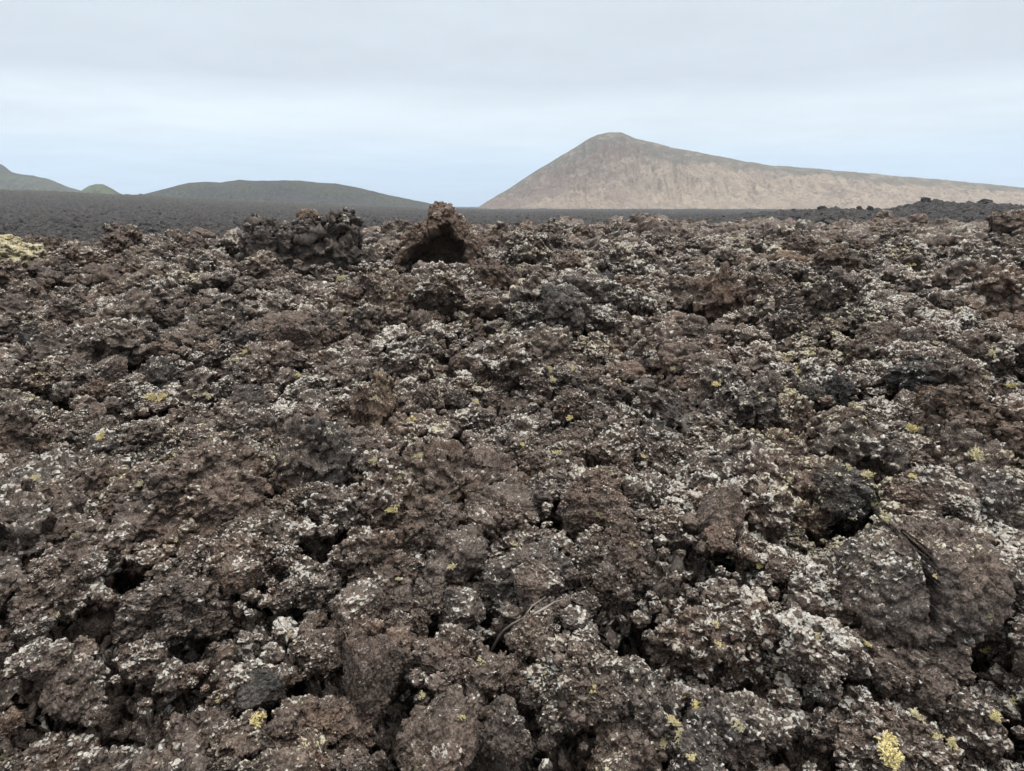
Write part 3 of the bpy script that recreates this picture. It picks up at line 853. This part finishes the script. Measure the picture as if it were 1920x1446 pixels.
def twig_material():
    T = NT('weathered_wood')
    pos = T.n('ShaderNodeTexCoord').outputs['Object']
    nz = T.noise(pos, 60., 4., .7)
    b = T.n('ShaderNodeBump'); b.inputs['Strength'].default_value = .6; b.inputs['Distance'].default_value = .002; T.put(b.inputs['Height'], nz)
    return T.finish(T.mix(nz, (.14, .12, .10), (.31, .275, .235)), .9, b.outputs[0])
M_TWIG = twig_material()
twig_px = [(922, 1217), (932, 1200), (946, 1182), (962, 1170), (982, 1160), (1003, 1150), (1022, 1140), (1040, 1130), (1056, 1124)]
tp = []
_, t0 = at(922, 1217); _, t1 = at(1056, 1124)
ts = [(surface(*q)[0] - EYEV).length / ray(*q).length for q in twig_px]
tm = np.polyfit(np.arange(len(ts)), ts, 1)
tl = [min(np.polyval(tm, k), ts[k]) - .03 for k in range(len(ts))]
tl = np.convolve(np.pad(tl, 1, 'edge'), [.25, .5, .25], 'valid')
tp = [EYEV + ray(*q) * float(tk) + Vector((rnd.uniform(-.002, .002), 0, rnd.uniform(-.002, .002))) for q, tk in zip(twig_px, tl)]
V, Fc = tube(tp, [.0052, .0060, .0056, .0050, .0045, .0042, .0038, .003, .002], 8, .12, 4)
tw = link('dry_twig', mesh_np('dry_twig', V, Fc, True), M_TWIG)
tag(tw, 'bent grey dry twig lying across the lava near the bottom centre', 'twig')
V, Fc = tube([tp[4], tp[4] + Vector((.03, .02, .035)), tp[4] + Vector((.075, .05, .05))], [.0028, .002, .001], 6, .1, 5)
link('side_shoot', mesh_np('side_shoot', V, Fc, True), M_TWIG, parent=tw)

def tuft_material(name, a, b):
    T = NT(name)
    pos = T.n('ShaderNodeTexCoord').outputs['Object']
    rn = T.n('ShaderNodeObjectInfo').outputs['Random']
    col = T.mix(T.noise(pos, 3., 3., .6), a, b)
    hs = T.n('ShaderNodeHueSaturation'); T.put(hs.inputs['Color'], col); T.put(hs.inputs['Saturation'], T.math('MULTIPLY_ADD', rn, .35, .72)); T.put(hs.inputs['Value'], T.math('MULTIPLY_ADD', rn, .35, .8))
    return T.finish(hs.outputs[0], .9)
M_TUFT = tuft_material('yellow_lichen', (.40, .33, .15), (.66, .58, .32))
M_OLIVE = tuft_material('olive_lichen', (.13, .12, .04), (.30, .27, .11))

def tuft_mesh(seed, stems):
    """a shrubby lichen: short flattened branches forking outward from one foot"""
    g = random.Random(seed); V = []; Fc = []
    def seg(p, d, l, r, depth):
        q = p + d * l * .5 + Vector((g.uniform(-1, 1), g.uniform(-1, 1), g.uniform(-1, 1))) * l * .12
        e = p + d * l
        v, f = tube([p, q, e], [r, r * .9, r * .7 if depth else r * .6], 4)
        o = len(V); V.extend(v); Fc.extend(tuple(o + k for k in ff) for ff in f)
        if depth:
            for _ in range(g.choice((2, 2, 3))):
                dd = (d + Vector((g.gauss(0, .55), g.gauss(0, .55), g.gauss(0, .55)))).normalized()
                seg(e, dd, l * g.uniform(.55, .85), r * .68, depth - 1)
    feet = [(g.gauss(0, .30), g.gauss(0, .30), g.uniform(.45, 1.)) for _ in range(4)]
    for _ in range(stems):
        fx, fy, hk = g.choice(feet)
        a = g.uniform(0, 6.2832); el = math.asin(g.uniform(.0, 1))
        d = Vector((math.cos(a) * math.cos(el), math.sin(a) * math.cos(el), math.sin(el)))
        seg(Vector((fx + g.gauss(0, .1), fy + g.gauss(0, .1), g.uniform(-.05, .1))), d, g.uniform(.16, .30) * hk, .062, 2)
    return mesh_np('lichen_tuft', V, Fc, True)
TUFTS = [tuft_mesh(300 + k, 64) for k in range(6)]
OLIVES = [tuft_mesh(320 + k, 40) for k in range(2)]
for m_ in TUFTS: m_.materials.append(M_TUFT)
for m_ in OLIVES: m_.materials.append(M_OLIVE)
BIG_TUFT = tuft_mesh(341, 130); BIG_TUFT.materials.append(M_TUFT)
tuft_spots = [(1665, 1392, 72), (1720, 1340, 34), (1788, 1394, 28), (1760, 1378, 24), (1868, 1340, 30), (1830, 848, 36), (735, 950, 36), (480, 1347, 36), (410, 1303, 20), (12, 1418, 30),
    (65, 894, 26), (187, 816, 22), (393, 738, 20), (278, 740, 26), (300, 744, 24), (445, 674, 16), (460, 658, 15), (186, 623, 17), (212, 713, 18), (1478, 673, 22), (1497, 689, 20),
    (1527, 660, 20), (1340, 717, 22), (1713, 800, 22), (1842, 703, 22), (1655, 955, 28), (1662, 972, 26), (1635, 938, 22), (1160, 712, 14), (1072, 690, 14), (1034, 690, 18),
    (1036, 706, 16), (893, 752, 16), (775, 783, 18), (1068, 778, 18), (786, 850, 20), (752, 890, 24), (706, 856, 22), (1046, 846, 18), (1206, 852, 20), (1590, 872, 22), (1624, 884, 24),
    (1690, 880, 26), (1715, 890, 22), (1186, 1018, 18), (966, 1016, 26), (745, 1083, 18), (846, 1058, 18), (105, 1153, 18), (793, 1297, 18), (865, 1343, 18), (903, 1240, 18), (1020, 1254, 18),
    (1243, 1119, 24), (1275, 1109, 18), (1338, 1164, 18), (1345, 1202, 18), (1372, 1044, 14), (1424, 1056, 20), (1310, 1320, 30), (1256, 1346, 34), (1246, 1380, 34), (1272, 1375, 28),
    (1385, 1355, 24), (1505, 1300, 20), (1628, 1206, 15), (1720, 1052, 11), (1755, 1080, 13), (1900, 1312, 26), (1706, 492, 14), (330, 1010, 14), (640, 520, 16), (345, 478, 16),
    (1300, 1415, 22), (700, 742, 16), (560, 700, 14), (980, 830, 14), (1120, 960, 18), (1480, 900, 20), (1530, 1190, 18), (1850, 1215, 20), (1600, 760, 16), (1260, 690, 14), (260, 905, 16), (540, 1190, 16), (1755, 640, 18), (1860, 660, 18), (1110, 1290, 16), (1400, 500, 12), (1895, 720, 20)]
TUFT_OBS = []
for k, (x, y, w) in enumerate(tuft_spots):
    loc, nrm = surface(x, y + w * .25)
    d = (loc - EYEV).length / ray(x, y).length
    me = BIG_TUFT if k == 0 else TUFTS[k % 6]
    o = link('lichen_tuft', me, None, loc)
    sc = w / FPX * d * .5 * 1.3
    o.scale = (sc, sc, sc * rnd.uniform(.95, 1.3))
    o.location = loc + nrm * sc * .12
    ax = (nrm * .6 + Vector((0, -.25, .9))).normalized()
    o.rotation_mode = 'QUATERNION'
    o.rotation_quaternion = ax.to_track_quat('Z', 'Y') @ Euler((0, 0, rnd.uniform(0, 6.28))).to_quaternion()
    TUFT_OBS.append((o, x, y, w, 'yellow'))
for k, (x, y, w) in enumerate([(1848, 1148, 34), (1282, 1303, 16), (1586, 1055, 14), (140, 1000, 18)]):
    loc, nrm = surface(x, y + w * .25)
    d = (loc - EYEV).length / ray(x, y).length
    o = link('lichen_tuft', OLIVES[k % 2], None, loc); sc = w / FPX * d * .46; o.scale = (sc, sc, sc * .9)
    o.rotation_euler = (0, 0, rnd.uniform(0, 6.28))
    TUFT_OBS.append((o, x, y, w, 'olive'))

# ------------------------------------------------------------------ labels that tell the repeats apart
ref_words = ['the cracked boulder', 'the peaked hollow block', 'the long ragged outcrop', 'the perched ochre stone', 'the wide lichen crusted lump', 'the white lichen lump', 'the rusty sided boulder',
    'the scooped tan block', 'the rounded clinker', 'the undercut boulder', 'the bottom edge boulder', 'the blue grey slab', 'the folded brown mound', 'the dark grey block', 'the tuft bearing hump',
    'the smooth purple stone', 'the blue black slab', 'the upright grey stone', 'the lichen capped black lump', 'the bare round stone', 'the tall spotted stone', 'the flat olive stone',
    'the pitted blackish stone', 'the dark red mass', 'the smooth reddish stone', 'the broad cave lump', 'the arched ragged lump', 'the jutting slab', 'the pale upright stone', 'the bluish pointed stone',
    'the dark blue stone', 'the black rock', 'the slate ridged rock', 'the leaning slab', 'the olive flat stone', 'the shaggy ochre lump', 'the steep brown lump', 'the pinkish lump',
    'the lichen dusted knob', 'the left twin knob', 'the right twin knob', 'the flat purple stone', 'the small smooth knob', 'the standing reddish boulder', 'the wide far boulder', 'the wavy slab',
    'the brown flake', 'the lichen crowned knob', 'the middle brown lump', 'the smooth oval stone', 'the oval folded stone', 'the sloping slab', 'the yellow mound', 'the big tuft lump',
    'the bare dark heap', 'the mottled slab', 'the lichen dusted hump', 'the cream lichen hump', 'the crest lump', 'the right crest lump', 'the dark flecked lump']
assert len(ref_words) == len(INDIV), (len(ref_words), len(INDIV))
for (o, _c, _w), rw in zip(INDIV, ref_words): o['ref'] = rw
REFS = []
for (o, c, w) in INDIV:
    if o.get('ref'):
        bb = np.array([o.matrix_world @ Vector(q) for q in o.bound_box]); u_, v_, _d = project(bb)
        REFS.append((o['ref'], float(u_.mean()), float(v_.mean()), float(np.ptp(u_)) / 2, float(np.ptp(v_)) / 2))
        del o['ref']
REFS.append(('the dry twig', 985., 1165., 60., 45.))
ORD = ['', 'second', 'third', 'fourth', 'fifth', 'sixth', 'seventh', 'eighth', 'ninth', 'tenth']
def relation(x, y, skip=()):
    best = None
    for nm, rx, ry, hw, hh in REFS:
        if nm in skip: continue
        dx, dy = max(abs(x - rx) - hw, 0), max(abs(y - ry) - hh, 0)
        d = math.hypot(dx, dy * 1.3)
        if best is None or d < best[0]:
            ax, ay = (x - rx) / hw, (y - ry) / hh
            if abs(x - rx) < hw * .75 and abs(y - ry) < hh * .75: r_ = 'on'
            elif abs(ax) * hw > abs(ay) * hh: r_ = 'right of' if ax > 0 else 'left of'
            else: r_ = 'below' if ay > 0 else 'above'
            best = (d, r_ + ' ' + nm)
    return best[1], best[0]
def name_all(items, noun, cat, group):
    """ITEMS: (object, description, x, y); every label is made unique by the nearest singled-out rock and a count from it"""
    pools = {}
    for o, desc, x, y in items:
        r_, d = relation(x, y)
        pools.setdefault((desc, r_), []).append((d, o))
    for (desc, r_), l in pools.items():
        l.sort(key=lambda q: q[0])
        for k, (d, o) in enumerate(l):
            od = ''
            if len(l) > 1: od = (', nearest ' if k == 0 else ', ' + ORD[min(k, 9)] + ' ')
            tag(o, f'{desc} {noun}{od or " "}{r_}', cat, group)
name_all([(o, ('tiny' if w < 17 else 'small' if w < 23 else 'bushy' if w < 60 else 'biggest bushy') + (' pale yellow' if c_ == 'yellow' else ' dark olive'), x, y) for o, x, y, w, c_ in TUFT_OBS],
         'lichen tuft', 'lichen', 'lichen tufts growing on the lava')
it = []
for i, o in shown:
    wd = 'large' if size_px[i] > 62 else 'middling' if size_px[i] > 44 else 'small'
    cw = 'grey brown' if tint[i] < .42 else 'brown' if tint[i] < .60 else 'reddish brown'
    lw = 'bare' if lich[i] < .42 else 'lichen flecked' if lich[i] < .62 else 'lichen crusted'
    it.append((o, f'{wd} {lw} {cw}', float(u[i]), float(v[i])))
name_all(it, 'clinker', 'rock', 'loose clinker in the foreground')

# ------------------------------------------------------------------ light, sky, air
SUN_EL, SUN_AZ = R(66), R(115)          # azimuth from +Y clockwise: behind the camera, to the right
sd = bpy.data.lights.new('sun', 'SUN'); sun = bpy.data.objects.new('sun', sd); COL.objects.link(sun)
sd.energy = 1.5; sd.angle = R(14); sd.color = (1, .97, .93)
dv = Vector((math.sin(SUN_AZ) * math.cos(SUN_EL), math.cos(SUN_AZ) * math.cos(SUN_EL), math.sin(SUN_EL)))
sun.rotation_euler = dv.to_track_quat('Z', 'Y').to_euler()

W = bpy.data.worlds.new('World'); S.world = W; W.use_nodes = True
def build_world():
    T = NT.__new__(NT); T.t = W.node_tree; T.t.nodes.clear()
    out = T.n('ShaderNodeOutputWorld'); bg = T.n('ShaderNodeBackground'); bg.inputs['Strength'].default_value = .1
    T.t.links.new(bg.outputs[0], out.inputs['Surface'])
    sky = T.n('ShaderNodeTexSky', sky_type='NISHITA'); sky.sun_disc = False; sky.sun_elevation = SUN_EL; sky.sun_rotation = SUN_AZ
    sky.air_density = 1.0; sky.dust_density = 1.0
    d = T.n('ShaderNodeTexCoord').outputs['Generated']
    sep = T.n('ShaderNodeSeparateXYZ'); T.put(sep.inputs[0], d)
    z = sep.outputs[2]
    # cloud sheet seen from below: plan coordinates of the direction
    den = T.math('ADD', T.math('MAXIMUM', z, 0.), .06)
    pl = T.n('ShaderNodeCombineXYZ'); T.put(pl.inputs[0], T.math('DIVIDE', sep.outputs[0], den)); T.put(pl.inputs[1], T.math('DIVIDE', sep.outputs[1], den))
    n1 = T.noise(pl.outputs[0], .33, 4., .5); n2 = T.noise(pl.outputs[0], 1.1, 5., .55)
    st = T.n('ShaderNodeCombineXYZ'); T.put(st.inputs[0], T.math('MULTIPLY', sep.outputs[0], 2.2)); T.put(st.inputs[1], T.math('MULTIPLY', sep.outputs[1], 2.2)); T.put(st.inputs[2], T.math('MULTIPLY', z, 26.))
    n3 = T.noise(st.outputs[0], 1., 4., .55)
    e = T.math('ADD', z, T.math('MULTIPLY', T.math('SUBTRACT', n3, .5), .036))
    e = T.math('ADD', e, T.math('MULTIPLY', T.math('SUBTRACT', n1, .5), .045))
    # elevation: clear pale blue low, bright gap at 6 degrees, grey sheet above
    ramp = T.ramp(T.math('MULTIPLY', e, 1.), [(0., (5.3, 7.2, 9.4)), (.05, (5.7, 7.6, 9.5)), (.085, (7.4, 8.6, 9.6)), (.115, (7.95, 8.95, 9.7)),
                      (.155, (6.7, 7.5, 8.3)), (.25, (7.1, 7.9, 8.65)), (.5, (13., 13.5, 14.)), (1., (38., 38.4, 38.8))])
    du = T.math('DIVIDE', T.math('ADD', T.math('DIVIDE', sep.outputs[0], T.math('MAXIMUM', sep.outputs[1], .05)), T.math('MULTIPLY_ADD', n2, .3, .20)), .26)
    dz = T.math('DIVIDE', T.math('SUBTRACT', e, .108), .030)
    puff = T.math('EXPONENT', T.math('MULTIPLY', T.math('ADD', T.math('MULTIPLY', du, du), T.math('MULTIPLY', dz, dz)), -1.))
    var = T.math('ADD', T.ss(n2, .25, .75, .96, 1.04), T.math('MULTIPLY', puff, .09))
    vm = T.n('ShaderNodeVectorMath', operation='SCALE'); T.put(vm.inputs[0], ramp); T.put(vm.inputs['Scale'], var)
    cover = T.ss(e, -.02, .12, .80, .96)
    c = T.mix(cover, sky.outputs[0], vm.outputs[0])
    T.t.links.new(c, bg.inputs['Color'])
build_world()

hz = bpy.data.materials.new('air'); hz.use_nodes = True
nt = hz.node_tree; nt.nodes.clear()
mo = nt.nodes.new('ShaderNodeOutputMaterial'); pv = nt.nodes.new('ShaderNodeVolumePrincipled')
pv.inputs['Color'].default_value = (.80, .87, .95, 1); pv.inputs['Density'].default_value = .00013
nt.links.new(pv.outputs[0], mo.inputs['Volume'])
def box_mesh(lo, hi):
    V = [(x, y, z) for x in (lo[0], hi[0]) for y in (lo[1], hi[1]) for z in (lo[2], hi[2])]
    Fc = [(0, 1, 3, 2), (4, 6, 7, 5), (0, 4, 5, 1), (2, 3, 7, 6), (0, 2, 6, 4), (1, 5, 7, 3)]
    return mesh_np('haze', V, Fc, False)
HAZE = True
if HAZE:
    o = link('haze', box_mesh((-4500, -4500, -40), (4500, 4500, 320)), hz); o['kind'] = 'stuff'

for nm, lb, ct in (('ground', 'rough brown and black lava field running back to the foot of the hills', 'lava field'), ('mountain', 'bare tan and brown volcanic mountain with a peak at its left end', 'mountain'),
                   ('cinder_hill', 'broad low dark olive hill left of the centre', 'hill'), ('green_hill', 'greenish hill slope rising out of the picture at the far left', 'hill'),
                   ('small_cone', 'small green rounded cone between the two left hills', 'hill'), ('clinker_rubble', 'larger lumps of broken lava clinker covering the near field', 'lava rubble'),
                   ('clinker_rubble.001', 'small broken lava clinker filling the near and middle field', 'lava rubble'), ('clinker_rubble.002', 'dark distant lava clinker on the plain below the hills', 'lava rubble'),
                   ('haze', 'thin pale haze in front of the far hills', 'haze')):
    if nm in bpy.data.objects: tag(bpy.data.objects[nm], lb, ct)

# ------------------------------------------------------------------ render settings
S.view_settings.view_transform = 'Standard'; S.view_settings.look = 'None'
S.view_settings.exposure = 0.; S.view_settings.gamma = 1.
S.render.engine = 'CYCLES'
c = S.cycles
c.max_bounces = 6; c.diffuse_bounces = 3; c.glossy_bounces = 2; c.volume_bounces = 1; c.transparent_max_bounces = 8
c.use_denoising = True; c.denoiser = 'OPENIMAGEDENOISE'; c.denoising_input_passes = 'RGB_ALBEDO_NORMAL'; c.denoising_prefilter = 'ACCURATE'
